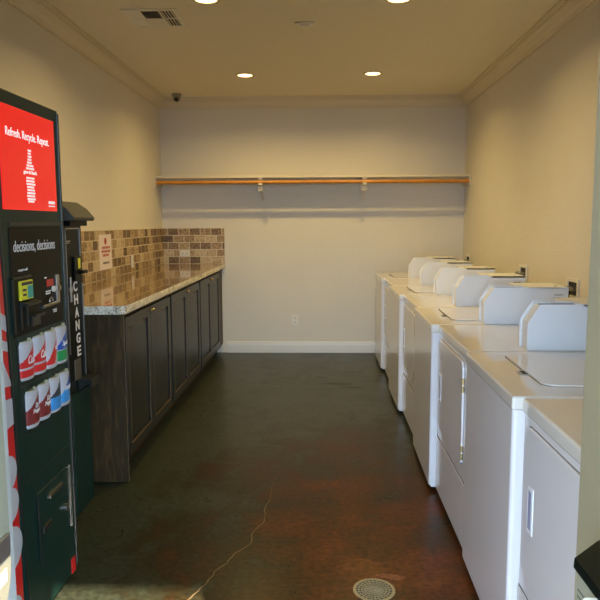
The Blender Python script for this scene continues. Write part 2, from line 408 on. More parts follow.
# ================================================================== CABINETS (left)
CF = -1.085          # face-frame plane
CB = XL              # backs
def raised_door(x, y0, y1, z0, z1, parent, knob_y):
    """cabinet door facing +X: frame, sloping field and raised centre panel"""
    T = .02; fr = .058
    m = MB(); m.mi = 0
    m.box(x, x+T, y0, y1, z0, z0+fr, .002).box(x, x+T, y0, y1, z1-fr, z1, .002)
    m.box(x, x+T, y0, y0+fr, z0+fr, z1-fr, .002).box(x, x+T, y1-fr, y1, z0+fr, z1-fr, .002)
    # bevelled raised panel
    a0, a1, b0, b1 = y0+fr, y1-fr, z0+fr, z1-fr; s = .035
    bm = m.bm; n0 = len(bm.faces)
    O = [bm.verts.new((x+.006, y, z)) for y, z in ((a0, b0), (a1, b0), (a1, b1), (a0, b1))]
    I = [bm.verts.new((x+.014, y, z)) for y, z in ((a0+s, b0+s), (a1-s, b0+s), (a1-s, b1-s), (a0+s, b1-s))]
    for i in range(4): bm.faces.new((O[i], O[(i+1) % 4], I[(i+1) % 4], I[i]))
    bm.faces.new(I); m._mark(n0)
    # worn bead along the inner edge of the frame
    m.mi = 1; e = .0035
    m.box(x+.017, x+T+.0012, a0-e, a0, b0, b1).box(x+.017, x+T+.0012, a1, a1+e, b0, b1)
    m.box(x+.017, x+T+.0012, a0, a1, b0-e, b0).box(x+.017, x+T+.0012, a0, a1, b1, b1+e)
    d = m.build('door', [M['cabdoor'], M['cabedge']], parent)
    k = MB().cyl((x+T+.005, knob_y, z1-.024), .004, .012, 0, 12).sph((x+T+.014, knob_y, z1-.024), .010, (.8, 1, 1))
    k.build('knob', M['brass'], d)
    return d
units = [(3.5, 4.615, 'dark wood base cabinet with two doors beside the change machine, nearest of the counter run'),
         (4.615, 5.75, 'dark wood base cabinet with two doors in the middle of the counter run'),
         (5.75, 6.88, 'dark wood base cabinet with two doors at the back wall end of the counter run')]
for i, (a, b, lab) in enumerate(units):
    t = thing('base_cabinet', (-1.4, (a+b)/2, 0), lab, 'cabinet', 'base cabinets under the granite counter')
    e = b if i < 2 else D-.002
    m = MB().box(CB+.002, CF-.07, a+.001, e-.001, 0, .10).box(CB+.002, CF, a+.001, e-.001, .10, .939, .002)
    m.build('body', M['cab'], t)
    if i == 0:
        MB().box(CB+.002, CF+.022, a-.018, a+.0005, 0, .939, .002).build('end_panel', M['cab'], t)
        MB().box(CF+.0225, CF+.0245, a-.018, a-.014, .0, .93).build('worn_edge', M['cabedge'], t)
    mid = (a+b)/2
    raised_door(CF, a+.022, mid-.003, .135, .912, t, mid-.025)
    raised_door(CF, mid+.003, b-.022, .135, .912, t, mid+.025)
# continuous granite worktop with a chiselled front edge
def worktop():
    x0, x1, y0, y1, z0, z1 = XL+.001, -1.045, 3.455, D-.001, .940, .985
    bm = bmesh.new(); random.seed(2)
    ring = [(x0, y0), (x1-.03, y0), (x1, y0+.03)]
    n = 90; ring += [(x1, y0+.03+(y1-y0-.03)*i/n) for i in range(1, n+1)]
    ring += [(x0, y1)]
    bot, mid, top = [], [], []
    for i, (x, y) in enumerate(ring):
        j = random.uniform(-.006, .004) if 2 < i < len(ring)-2 else 0
        bot.append(bm.verts.new((x-.004, y, z0))); mid.append(bm.verts.new((x+j, y, (z0+z1)/2+random.uniform(-.006, .006) if 0 < i < len(ring)-1 else (z0+z1)/2))); top.append(bm.verts.new((x+j*.3, y, z1)))
    k = len(ring)
    f = bm.faces.new(top); f.material_index = 0; bm.faces.new(bot[::-1]).material_index = 1
    for i in range(k):
        j = (i+1) % k
        bm.faces.new((bot[i], bot[j], mid[j], mid[i])).material_index = 1
        bm.faces.new((mid[i], mid[j], top[j], top[i])).material_index = 1
    bmesh.ops.recalc_face_normals(bm, faces=bm.faces[:])
    me = bpy.data.meshes.new('granite_worktop'); bm.to_mesh(me); bm.free()
    me.materials.append(M['granite']); me.materials.append(M['gedge'])
    o = bpy.data.objects.new('granite_worktop', me); COL.objects.link(o)
    tag(o, 'polished brown speckled granite worktop with rough pale edge on the dark cabinets', 'countertop')
worktop()
# tile splashback: L shape, UVs in metres
def splash():
    bm = bmesh.new(); uvl = bm.loops.layers.uv.new('UVMap')
    z0, z1, t = .986, 1.372, .01
    def quad(pts, uvs):
        f = bm.faces.new([bm.verts.new(p) for p in pts])
        for l, u in zip(f.loops, uvs): l[uvl].uv = u
    ya, xb = 3.5, -1.05; h = z1-z0
    L = D-t-ya; W = xb-(XL+t)
    quad([(XL+t, ya, z0), (XL+t, D-t, z0), (XL+t, D-t, z1), (XL+t, ya, z1)], [(0, 0), (L, 0), (L, h), (0, h)])
    quad([(XL+t, D-t, z0), (xb, D-t, z0), (xb, D-t, z1), (XL+t, D-t, z1)], [(L, 0), (L+W, 0), (L+W, h), (L, h)])
    quad([(XL+.001, ya, z1), (XL+t, ya, z1), (XL+t, D-t, z1), (XL+.001, D-t, z1)], [(0, h-.006), (.006, h-.006), (.006, h), (0, h)])
    quad([(XL+.001, D-t, z1), (xb, D-t, z1), (xb, D-.001, z1), (XL+.001, D-.001, z1)], [(0, h-.006), (.006, h-.006), (.006, h), (0, h)])
    quad([(xb, D-t, z0), (xb, D-.001, z0), (xb, D-.001, z1), (xb, D-t, z1)], [(0, 0), (.01, 0), (.01, h), (0, h)])
    quad([(XL+.001, ya, z0), (XL+t, ya, z0), (XL+t, ya, z1), (XL+.001, ya, z1)], [(0, 0), (.01, 0), (.01, h), (0, h)])
    me = bpy.data.meshes.new('tile_splashback'); bm.to_mesh(me); bm.free(); me.materials.append(M['tile'])
    o = bpy.data.objects.new('tile_splashback', me); COL.objects.link(o)
    tag(o, 'tumbled brown stone tile splashback along two walls above the granite worktop', 'splashback')
splash()

# paper notice on the tiles
n = thing('paper_notice', (XL+.0102, 5.21, 1.06), 'white paper notice with red lettering taped to the brown tiles', 'sign')
MB().box(XL+.0102, XL+.0114, 5.06, 5.36, 1.062, 1.338).build('sheet', M['paper'], n, smooth=False)
g = MB(); random.seed(8)
g.cyl((XL+.0118, 5.21, 1.285), .028, .0006, 0, 18)
for z, wd, hh in ((1.235, .17, .02), (1.205, .19, .02), (1.175, .15, .02)):
    y = 5.21-wd/2
    while y < 5.21+wd/2: w_ = random.uniform(.018, .034); g.box(XL+.0115, XL+.012, y, y+w_, z-hh/2, z+hh/2); y += w_+.009
g.build('red_print', M['redink'], n, smooth=False)
g = MB(); y = 5.14
while y < 5.29: w_ = random.uniform(.012, .026); g.box(XL+.0115, XL+.012, y, y+w_, 1.105, 1.122); y += w_+.009
g.build('dark_print', M['darkink'], n, smooth=False)

# electrical outlets
def outlet(c, facing, label, horiz=False, name='wall_outlet'):
    """facing 'x' (+X) or 'y' (-Y)"""
    t = thing(name, c, label, 'outlet'); x, y, z = c
    w_, h_ = (.115, .07) if horiz else (.07, .115)
    def bx(m, a0, a1, z0, z1, d0, d1, bev=0):
        if facing == 'x': m.box(x+d0, x+d1, y+a0, y+a1, z+z0, z+z1, bev)
        else: m.box(x+a0, x+a1, y-d1, y-d0, z+z0, z+z1, bev)
    m = MB(); bx(m, -w_/2, w_/2, -h_/2, h_/2, 0, .006, .002); m.build('cover_plate', M['plate'], t)
    for s in (-1, 1):
        a, b = (s*.024, 0) if horiz else (0, s*.024)
        m = MB(); bx(m, a-.014, a+.014, b-.014, b+.014, .006, .0085, .002); r = m.build('socket', M['plate'], t)
        m = MB(); bx(m, a-.007, a-.0045, b-.004, b+.007, .0084, .0089); bx(m, a+.0045, a+.007, b-.004, b+.007, .0084, .0089)
        bx(m, a-.0025, a+.0025, b-.011, b-.006, .0084, .0089); m.build('slots', M['gap'], r, smooth=False)
outlet((-.287, D-.0005, .362), 'y', 'white duplex wall outlet low on the back wall above the baseboard')
outlet((XL+.0102, 5.94, 1.082), 'x', 'white outlet plate on the brown tiles of the left wall')
outlet((-1.485, D-.0105, 1.098), 'y', 'white outlet plate lying sideways on the tiles of the back wall', True)

# ================================================================== SHELF
sh = thing('wall_shelf', (-.1, D, 1.6), 'long white wall shelf with a wooden hanging rod across the back wall', 'shelf')
MB().box(XL+.001, XR-.001, D-.30, D-.001, 1.887, 1.912, .002).build('shelf_board', M['trim'], sh)
MB().cyl(((XL+XR)/2, D-.298, 1.842), .018, XR-XL-.04, 0, 20).build('hanging_rod', M['wood'], sh)
for x in (-.625, .445):
    b = MB()
    b.box(x-.03, x+.03, D-.014, D-.001, 1.655, 1.886, .001)
    b.box(x-.018, x+.018, D-.292, D-.012, 1.872, 1.886, .001)
    b.box(x-.024, x+.024, D-.279, D-.255, 1.752, 1.886, .001).prism([(D-.322, 1.832), (D-.317, 1.832), (D-.317, 1.822), (D-.278, 1.812), (D-.278, 1.80), (D-.322, 1.812)], 0, x-.02, x+.02)
    b.prism([(D-.012, 1.69), (D-.012, 1.67), (D-.256, 1.79), (D-.256, 1.81)], 0, x-.006, x+.006)
    b.build('bracket', M['trim'], sh)
for xa, xb in ((XL+.001, XL+.02), (XR-.02, XR-.001)):
    MB().box(xa, xb, D-.318, D-.001, 1.80, 1.886, .001).build('end_cleat', M['trim'], sh)
    MB().cyl(((xa+xb)/2, D-.285, 1.848), .03, abs(xb-xa)+.006, 0, 20).build('rod_socket', M['trim'], sh)

# ================================================================== CEILING FITTINGS
lamp_xy = [(-.679, 6.08), (.461, 6.07), (-.679, 4.06), (.461, 4.10)]
lab = ['recessed ceiling light in the back row, left one above the counter end',
       'recessed ceiling light in the back row, right one towards the machines',
       'recessed ceiling light cut by the top of the photo, beside the air vent',
       'recessed ceiling light cut by the top of the photo, farther from the vent',
       'recessed ceiling light just inside the door above the drinks machine side',
       'recessed ceiling light just inside the door above the laundry machine side']
for (x, y), l in zip(lamp_xy, lab):
    t = thing('recessed_light', (x, y, H), l, 'ceiling light', 'recessed ceiling lights')
    MB().ring((x, y, H-.006), .088, .066, .006).build('trim_ring', M['trim'], t)
    MB().cyl((x, y, H-.0025), .067, .003, 2, 32).build('lens', M['glow'], t)
    ld = bpy.data.lights.new('downlight', 'AREA'); ld.shape = 'DISK'; ld.size = .09; ld.energy = 11.3; ld.color = (1, .72, .24); ld.spread = math.radians(150)
    lo = bpy.data.objects.new('downlight', ld); COL.objects.link(lo); lo.location = (x, y, H-.008)

v = thing('air_vent', (-1.07, 4.41, H), 'white square ceiling air vent with slats in four directions', 'vent')
x0, x1, y0, y1 = -1.245, -.895, 4.22, 4.60; zf = H-.008
m = MB().box(x0, x1, y0, y0+.03, zf, H-.0005, .002).box(x0, x1, y1-.03, y1, zf, H-.0005, .002).box(x0, x0+.03, y0+.03, y1-.03, zf, H-.0005, .002).box(x1-.03, x1, y0+.03, y1-.03, zf, H-.0005, .002)
c1, c2, cm = x0+.115, x1-.115, (y0+y1)/2
for c in (c1, c2): m.box(c-.005, c+.005, y0+.03, y1-.03, zf, H-.0005)
m.box(x0+.03, x1-.03, cm-.005, cm+.005, zf, H-.0005)
m.build('frame', M['plate'], v)
MB().box(x0+.03, x1-.03, y0+.03, y1-.03, H-.0015, H-.0005).build('backing', M['gap'], v, smooth=False)
def louvres(xa, xb, ya, yb, along, tilt, n):
    m = MB()
    for i in range(n):
        k = (i+.5)/n; w_ = .006
        if along == 'x':
            y = ya+(yb-ya)*k; m.prism([(y-w_*tilt, H-.002), (y+w_*tilt, H-.0085), (y+w_*tilt+.0012, H-.0085), (y-w_*tilt+.0012, H-.002)], 0, xa, xb)
        else:
            x = xa+(xb-xa)*k; m.prism([(x-w_*tilt, H-.002), (x+w_*tilt, H-.0085), (x+w_*tilt+.0012, H-.0085), (x-w_*tilt+.0012, H-.002)], 1, ya, yb)
    m.build('louvre', M['plate'], v)
louvres(x0+.03, c1-.005, y0+.03, cm-.005, 'y', -1, 5); louvres(x0+.03, c1-.005, cm+.005, y1-.03, 'y', -1, 5)
louvres(c1+.005, c2-.005, y0+.03, cm-.005, 'x', -1, 8); louvres(c1+.005, c2-.005, cm+.005, y1-.03, 'x', 1.2, 11)
louvres(c2+.005, x1-.03, y0+.03, cm-.005, 'y', 1, 4); louvres(c2+.005, x1-.03, cm+.005, y1-.03, 'y', 1, 4)

sp = thing('ceiling_sensor', (-.106, 4.56, H), 'small flat white fitting in the middle of the ceiling', 'sensor')
MB().box(-.17, -.042, 4.53, 4.59, H-.012, H-.0005, .003).build('base_plate', M['plate'], sp)
MB().box(-.14, -.072, 4.545, 4.575, H-.024, H-.011, .004).build('cover', M['plate'], sp)

sc = thing('security_camera', (-1.475, 6.9, H), 'small round security camera hanging from the ceiling at the far left corner', 'camera')
MB().cyl((-1.475, 6.9, H-.013), .05, .025, 2, 28, bev=.004).build('mount', M['camgrey'], sc)
MB().sph((-1.475, 6.9, H-.042), .04).build('housing', M['camgrey'], sc)
MB().cyl((-1.470, 6.868, H-.066), .02, .03, 1, 20).build('lens', M['lens'], sc)

# ================================================================== LAUNDRY MACHINES (right)
MR = 1.335           # rear plane
P = .715             # spacing
def slant(m, x0, x1, z0, z1): pass
def coin_box(t, y0, deep=.11):
    """coin box standing on the rear of a machine, narrow slide at the front and wider body at the back"""
    m = MB()
    prof = [(.838, .901), (.838, 1.014), (.886, 1.09), (1.262, 1.09), (1.262, .901)]
    m.prism(prof, 1, y0, y0+.003); m.prism(prof, 1, y0+deep-.003, y0+deep)
    m.prism([(.848, .901), (.848, 1.012), (.894, 1.082), (1.262, 1.082), (1.262, .901)], 1, y0+.003, y0+deep-.003)
    m.box(1.03, 1.262, y0+deep, y0+.255, .901, 1.09, .003)
    m.box(1.06, 1.262, y0, y0+deep, 1.081, 1.0905)
    b = m.build('coin_box', M['box'], t)
    s = MB().box(.905, 1.05, y0+.02, y0+deep-.02, 1.0822, 1.0832)
    s.build('slide_slot', M['gap'], b, smooth=False)
    MB().box(1.19, 1.235, y0-.0006, y0+.0002, 1.050, 1.053).build('vent_slot', M['gap'], b, smooth=False)
    MB().box(1.19, 1.225, y0-.0006, y0+.0002, 1.036, 1.039).build('vent_slot', M['gap'], b, smooth=False)
    MB().cyl((1.215, y0+.06, 1.0915), .008, .004, 2, 12).build('lid_lock', M['steel'], b)
def body_shell(m, xf, y0, y1, z0, z1, r=.014):
    """cabinet with rounded front corners and softly rounded foot"""
    n = 5; pts = []
    for i in range(n+1):
        a = math.pi/2*i/n; pts.append((xf+r-r*math.cos(a), y0+r-r*math.sin(a)))
    pts = pts+[(MR, y0), (MR, y1)]
    for i in range(n+1):
        a = math.pi/2*i/n; pts.append((xf+r-r*math.sin(a), y1-r+r*math.cos(a)))
    m.prism(pts, 2, z0, z1)
    # curved-in foot
    q = [(xf+.012 if x < xf+.03 else x, min(max(y, y0+.008), y1-.008)) for x, y in pts]
    m.prism(q, 2, z0-.012, z0)
def lip(m, xf, y0, y1): m.box(xf, MR, y0, y1, .856, .9, .008, 3)
def feet(t, xf, y0, y1):
    for x in (xf+.06, MR-.06):
        for y in (y0+.06, y1-.06):
            MB().cyl((x, y, .0125), .018, .0255, 2, 14).build('foot', M['blk2'], t)
def washer(y0, label):
    y1 = y0+P-.016; y0 = y0+.005; xf = .568
    t = thing('washing_machine', (.95, y0+P/2, 0), label, 'washing machine', 'top-loading coin washers')
    m = MB(); body_shell(m, xf+.004, y0+.004, y1-.004, .036, .856); m.build('body', M['white'], t)
    m = MB(); lip(m, xf, y0, y1); m.build('top_panel', M['wtop'], t)
    # lid outline: rounded panel slightly proud, dark gap under its front edge
    a0, a1, r = y0+.12, y1-.06, .05
    pts = []
    for cx, cy, s in ((.70+r, a0+r, 180), (1.02-.001, a0+.001, 270), (1.02-.001, a1-.001, 0), (.70+r, a1-r, 90)):
        rr = r if cx < .9 else .001
        for i in range(7):
            a = math.radians(s+90*i/6); pts.append((cx+rr*math.cos(a), cy+rr*math.sin(a)))
    sh_ = MB().prism([(p[0]-.0018 if p[0] < 1 else p[0], p[1]+(-.0012 if p[1] < y0+.3 else .0012)) for p in pts], 2, .8995, .9012)
    sh_.build('lid_seam', M['gap'], t, smooth=False)
    lid = MB().prism(pts, 2, .9, .9065).build('lid', M['wtop'], t)
    yc = (y0+y1)/2-.03
    MB().prism([(.672, yc-.028), (.70, yc-.045), (.703, yc+.045), (.672, yc+.028)], 2, .8998, .9016).build('finger_pull', M['steel'], lid)
    MB().prism([(.684, yc-.022), (.700, yc-.03), (.700, yc+.03), (.684, yc+.022)], 2, .9010, .9022).build('finger_recess', M['gap'], lid, smooth=False)
    coin_box(t, y0+.012); feet(t, xf, y0, y1)
    return t
def dryer(y0, label):
    y1 = y0+P-.006; xf = .602
    t = thing('clothes_dryer', (.95, y0+P/2, 0), label, 'dryer', 'front-loading coin dryers')
    m = MB(); body_shell(m, xf+.004, y0+.003, y1-.003, .036, .856); m.build('body', M['white'], t)
    m = MB(); lip(m, xf, y0, y1); m.build('top_panel', M['wtop'], t)
    # door on the front with rounded corners
    a0, a1, z0, z1, r = y0+.085, y1-.05, .385, .835, .035
    pts = []
    for cy, cz, s in ((a0+r, z0+r, 180), (a1-r, z0+r, 270), (a1-r, z1-r, 0), (a0+r, z1-r, 90)):
        for i in range(6):
            a = math.radians(s+90*i/5); pts.append((cy+r*math.cos(a), cz+r*math.sin(a)))
    big = [((y-(a0+a1)/2)*1.008+(a0+a1)/2, (z-(z0+z1)/2)*1.01+(z0+z1)/2) for y, z in pts]
    MB().prism(big, 0, xf+.0032, xf+.006).build('door_seam', M['gap'], t, smooth=False)
    d = MB().prism(pts, 0, xf-.006, xf+.005, .002).build('door', M['white'], t)
    hy = a1-.075                                         # recessed pull on the far side
    hp = MB().box(xf-.0085, xf-.005, hy-.022, hy+.022, .535, .672, .003)
    hp = hp.build('handle_surround', M['box'], d)
    MB().box(xf-.0092, xf-.0082, hy-.010, hy+.013, .548, .660).build('handle_recess', mat('handle_painted_shade', srgb(150, 150, 176), .5) if 'hs' not in M else M['hs'], hp, smooth=False)  # flat blue-grey plate, shade of the pull put into its colour
    for z in (.755, .72, .46, .425):
        MB().cyl((xf-.004, a0-.006, z), .0055, .026, 2, 10).build('hinge', M['brass'], d)
    # toe panel seam
    MB().box(xf+.003, xf+.0048, y0+.012, y1-.012, .318, .3225).build('toe_panel_seam', M['gap'], t, smooth=False)
    MB().box(xf-.001, xf+.006, y0+.014, y1-.014, .04, .3175, .002).build('toe_panel', M['white'], t)
    coin_box(t, y0+.012); feet(t, xf, y0, y1)
    return t
ys = [1.95+P*k for k in range(-1, 7)]
dryer(ys[0], 'white dryer nearest the door with a long white handle on its front')
proto_d = bpy.data.objects['clothes_dryer']; 
washer(ys[1], 'white top-loading washer with its lid outline clear, nearest washer to the door')
proto_w = bpy.data.objects['washing_machine']
for k, l in ((2, 'white dryer between the two nearest washers, second dryer from the door'),
             (4, 'white dryer between the second and third washers, third dryer from the door'),
             (6, 'white dryer beside the last washer, farthest dryer from the door')):
    c = copy_tree(proto_d); c.location.y = ys[k]+P/2; c['label'] = l
for k, l in ((3, 'white top-loading washer second from the door in the row'),
             (5, 'white top-loading washer third from the door in the row'),
             (7, 'white top-loading washer against the back wall, last of the row')):
    c = copy_tree(proto_w); c.location.y = ys[k]+P/2; c['label'] = l

# the washers stand very slightly askew in the row
for nm, dx, rz in (('washing_machine', .013, -.02), ('washing_machine.001', .004, -.02)):
    bpy.data.objects[nm].location.x += dx; bpy.data.objects[nm].rotation_euler.z = rz*.7

# washer supply boxes on the right wall
def supply_box(y, z, label):
    t = thing('supply_box', (XR, y, z), label, 'water supply box', 'washer supply boxes on the right wall')
    w_, h_ = .19, .125
    m = MB().box(XR-.012, XR-.0005, y-w_/2, y+w_/2, z+h_/2-.022, z+h_/2, .002).box(XR-.012, XR-.0005, y-w_/2, y+w_/2, z-h_/2, z-h_/2+.022, .002)
    m.box(XR-.012, XR-.0005, y-w_/2, y-w_/2+.025, z-h_/2+.022, z+h_/2-.022, .002).box(XR-.012, XR-.0005, y+w_/2-.025, y+w_/2, z-h_/2+.022, z+h_/2-.022, .002)
    m.build('frame', M['plate'], t)
    MB().box(XR-.003, XR-.0005, y-.07, y+.07, z-.04, z+.04).build('recess', M['gap'], t, smooth=False)
    for s in (-1, 1):
        va = MB().cyl((XR-.02, y+s*.035, z), .012, .036, 0, 12).sph((XR-.042, y+s*.035, z), .014).build('valve', M['steel'], t)
        MB().bar((XR-.042, y+s*.035, z-.004), (XR-.075, y+s*.03, z-.16), .011).build('hose', M['blk2'], va)
supply_box(4.03, 1.02, 'washer supply box with black hoses, nearest of those on the right wall')
supply_box(5.02, 1.04, 'washer supply box with black hoses, middle one on the right wall')
supply_box(6.9, 1.03, 'washer supply box with black hoses, farthest one near the back corner')

# ================================================================== DRINKS VENDING MACHINE
VX = -.99
v = thing('drinks_vending_machine', (-1.35, 2.04, 0), 'tall black and red drinks vending machine with can buttons by the left wall', 'vending machine')
m = MB().box(XL+.02, VX-.03, 1.56, 2.515, .03, 1.80, .006).box(XL+.05, VX-.06, 1.6, 2.48, 0, .031)
m.build('cabinet', M['blk'], v)
# door: graphic panel at left, black selection column at right with sloped trim
MB().box(VX-.03, VX-.002, 1.56, 2.05, .04, 1.84, .008).build('graphic_panel', M['red'], v)
m = MB().prism([(2.075, .04), (2.515, .04), (2.515, 1.843), (1.985, 1.843), (2.018, 1.19), (2.046, .52)], 0, VX-.03, VX, .006)
m.build('selection_column', M['green'], v)
MB().box(VX-.028, VX+.006, 2.497, 2.512, .05, 1.832, .004).prism([(2.080, .05), (2.086, .05), (2.058, .52), (2.030, 1.19), (1.997, 1.832), (1.991, 1.832), (2.024, 1.19), (2.052, .52)], 0, VX-.028, VX+.003).build('edge_moulding', M['tray'], v)
# white and grey artwork on the graphic panel
g = MB()
for cy, cz, r_ in ((1.985, .635, .056), (1.988, .528, .056), (1.982, .385, .070), (1.972, .165, .060), (1.83, .58, .05), (1.80, .44, .06), (1.82, .28, .05)):
    g.cyl((VX-.0012, cy, cz), r_, .0016, 0, 36)
for pts in ([(1.60, 1.34), (2.022, 1.135), (2.024, 1.085), (1.60, 1.27)], [(1.60, 1.20), (2.024, 1.052), (2.026, 1.020), (1.60, 1.16)],
            [(1.60, 1.10), (1.99, .996), (2.032, .925), (2.035, .908), (1.60, .96)], [(1.60, .90), (2.036, .868), (2.038, .782), (1.60, .74)]):
    g.prism(pts, 0, VX-.002, VX-.0006)
g.build('panel_artwork', M['greyprint'], v, smooth=False)
# backlit sign
sg = MB().box(VX-.002, VX+.004, 2.042, 2.462, 1.468, 1.797, .002).build('backlit_sign', M['redglow'], v)
text('sign_text', 'Refresh. Recycle. Repeat.', M['wglow'], sg, '+X', (VX+.0045, 2.244, 1.71), .05, .33, .036)
text('sign_caption', 'give it back', M['wglow'], sg, '+X', (VX+.0045, 2.245, 1.594), .03, .105, .016, bold=.0006)
g = MB(); random.seed(12)                            # bottle outline made of rows of tiny print
prof_b = [(1.668, .012), (1.658, .012), (1.648, .014), (1.638, .016), (1.628, .02), (1.618, .025), (1.608, .03), (1.576, .032), (1.566, .034), (1.556, .033), (1.546, .029), (1.536, .028), (1.526, .031), (1.516, .033), (1.506, .03), (1.498, .026)]
for z, hw in prof_b:
    y = 2.245-hw
    while y < 2.245+hw-.004:
        w_ = random.uniform(.004, .009); g.box(VX+.004, VX+.0048, y, min(y+w_, 2.245+hw), z-.0033, z+.0033); y += w_+.003
g.build('bottle_print', M['wglow'], sg, smooth=False)
g = MB().box(VX+.004, VX+.0048, 2.385, 2.44, 1.494, 1.504).box(VX+.004, VX+.0048, 2.385, 2.44, 1.484, 1.488)
g.build('corner_print', M['wglow'], sg, smooth=False)
# divider ledge and payment panel
MB().box(VX, VX+.006, 2.07, 2.497, 1.418, 1.428, .001).build('divider', M['tray'], v)
pp = MB().box(VX-.001, VX+.003, 2.068, 2.478, 1.055, 1.412, .002).build('payment_panel', M['blk2'], v)
text('panel_text', 'decisions, decisions', M['wtext'], pp, '+X', (VX+.0035, 2.258, 1.347), .05, .33, .042)
text('panel_caption', 'enjoy/recall', M['wtext'], pp, '+X', (VX+.0035, 2.15, 1.271), .02, .07, .011)
MB().box(VX+.002, VX+.010, 2.062, 2.069, 1.07, 1.25).build('acceptor_frame', M['tray'], pp, smooth=False)
MB().box(VX+.002, VX+.010, 2.062, 2.20, 1.245, 1.252).build('acceptor_frame', M['tray'], pp, smooth=False)
ba = MB().box(VX+.002, VX+.012, 2.112, 2.205, 1.172, 1.236, .003).build('bill_acceptor', M['yellow'], v)
MB().box(VX+.012, VX+.0128, 2.160, 2.200, 1.176, 1.218).build('sticker_panel', M['teal'], ba, smooth=False)
MB().box(VX+.012, VX+.0129, 2.118, 2.198, 1.221, 1.231).build('sticker_heading', M['darkink'], ba, smooth=False)
for z in (1.202, 1.186): MB().box(VX+.012, VX+.0129, 2.124, 2.15, z, z+.007).build('sticker_print', M['darkink'], ba, smooth=False)
MB().prism([(VX+.002, 1.168), (VX+.03, 1.160), (VX+.03, 1.154), (VX+.002, 1.146)], 1, 2.12, 2.225).build('bill_lip', M['tray'], ba)
MB().box(VX+.002, VX+.008, 2.115, 2.122, 1.075, 1.165).build('guide_rail', M['tray'], v, smooth=False)
MB().box(VX+.002, VX+.008, 2.160, 2.167, 1.08, 1.145).build('guide_rail', M['tray'], v, smooth=False)
cr = MB().box(VX+.002, VX+.009, 2.412, 2.440, 1.135, 1.235, .002).build('coin_plate', M['steel'], v)
MB().cyl((VX+.012, 2.427, 1.185), .010, .008, 0, 16).build('coin_slot_ring', M['steel'], cr)
MB().cyl((VX+.006, 2.388, 1.185), .011, .01, 0, 16).build('coin_button', M['plate'], v)
MB().box(VX+.002, VX+.005, 2.335, 2.392, 1.198, 1.222).build('price_display', M['ledred'], v, smooth=False)
g = MB().box(VX+.003, VX+.0042, 2.318, 2.336, 1.228, 1.233)
for y, z, w_ in ((2.325, 1.178, .045), (2.325, 1.170, .038), (2.38, 1.105, .035), (2.385, 1.098, .028)): g.box(VX+.003, VX+.0042, y, y+w_, z, z+.005)
g.build('tiny_print', M['wtext'], pp, smooth=False)
cu = MB()
for i in range(12):
    a = math.pi*i/12; b_ = math.pi*(i+1)/12
    cu.bar((VX+.01, 2.352+.014*math.cos(a), 1.143+.014*math.sin(a)), (VX+.01, 2.352+.014*math.cos(b_), 1.143+.014*math.sin(b_)), .0028, 6)
cu.bar((VX+.01, 2.285, 1.130), (VX+.01, 2.42, 1.134), .006, 8)
cu.build('return_lever', M['steel'], v)
MB().box(VX+.002, VX+.025, 2.19, 2.265, 1.108, 1.116, .002).box(VX+.002, VX+.008, 2.195, 2.26, 1.075, 1.109).build('coin_return', M['tray'], v)

# can-shaped selection buttons (two rows of four)
def can(y0, y1, z0, z1, colour, mats, label, words):
    yc, w_ = (y0+y1)/2, (y1-y0)/2; dep = .019
    bulge = lambda a: dep*math.sqrt(max(0, 1-(min(abs(a), w_*.999)/w_)**2))**1.0
    nu, nv = 28, 36; bm = bmesh.new(); G = []
    for j in range(nv+1):
        t_ = j/nv; z = z0+(z1-z0)*t_
        k = 1 if .07 < t_ < .93 else (.86+.14*min(t_, 1-t_)/.07)
        row = []
        for i in range(nu+1):
            th = math.pi*i/nu; a = -w_*math.cos(th)*k
            row.append(bm.verts.new((VX-.001+dep*math.sin(th)*k, yc+a, z)))
        G.append(row)
    for j in range(nv):
        for i in range(nu):
            f = bm.faces.new((G[j][i], G[j][i+1], G[j+1][i+1], G[j+1][i])); f.smooth = True
            u = (-math.cos(math.pi*(i+.5)/nu)+1)/2; f.material_index = colour(u, (j+.5)/nv)
    bm.faces.new(G[0][::-1]).material_index = 0
    off = wloc(v)
    for q in bm.verts: q.co -= off
    me = bpy.data.meshes.new('selection_button'); bm.to_mesh(me); bm.free()
    for m_ in mats: me.materials.append(m_)
    o = bpy.data.objects.new('selection_button', me); COL.objects.link(o); o.parent = v; o['label'] = label
    # lid
    ld = MB(); pts = [(VX-.001+dep*.84*math.sin(math.pi*i/16), yc-w_*.84*math.cos(math.pi*i/16)) for i in range(17)]
    ld.prism(pts, 2, z1-.001, z1+.003)
    ld.box(VX+.01, VX+.02, yc-.004, yc+.004, z1+.002, z1+.012)
    ld.build('can_lid', M['canlid'], o)
    for body, m_, dy, z, ww, hh, sk in words:
        cv = lambda a, dy=dy: bulge(a+dy)-.001
        text('can_text', body, m_, o, '+X', (VX+.0012, yc+dy, z), .03, ww, hh, bold=.0005, skew=sk, curve=cv)
    return o
def c_coke(u, v_):          # white can with red wedge and band
    if .07 < v_ < .27: return 1
    if .33 < v_ < .93 and u > .86-(.93-v_)*1.9: return 1
    return 0
def c_diet(u, v_):
    if .1 < v_ < .93 and u > .9-(.93-v_)*1.2 and u < 1.05-(.93-v_)*.7: return 1
    return 0
def c_sprite(u, v_):
    if .08 < v_ < .36: return 1
    if v_ > .4 and u > .88-(.97-v_)*1.8: return 2
    return 0
def c_pep(u, v_):
    if v_ < .1: return 0
    if v_ < .5: return 1
    return 1 if u > .86-(.95-v_)*1.9 else 0
def c_power(u, v_):
    if v_ < .08: return 0
    if v_ < .45: return 1
    return 2 if u > .86-(.95-v_)*1.8 else 0
def c_das(u, v_):
    if .1 < v_ < .93 and u > .8-(.93-v_)*1.3: return 1 if v_ < .55 else 2
    return 0
slots = [2.098, 2.198, 2.296, 2.392]; W4 = .096
slots_low = [2.124, 2.220, 2.315, 2.404]
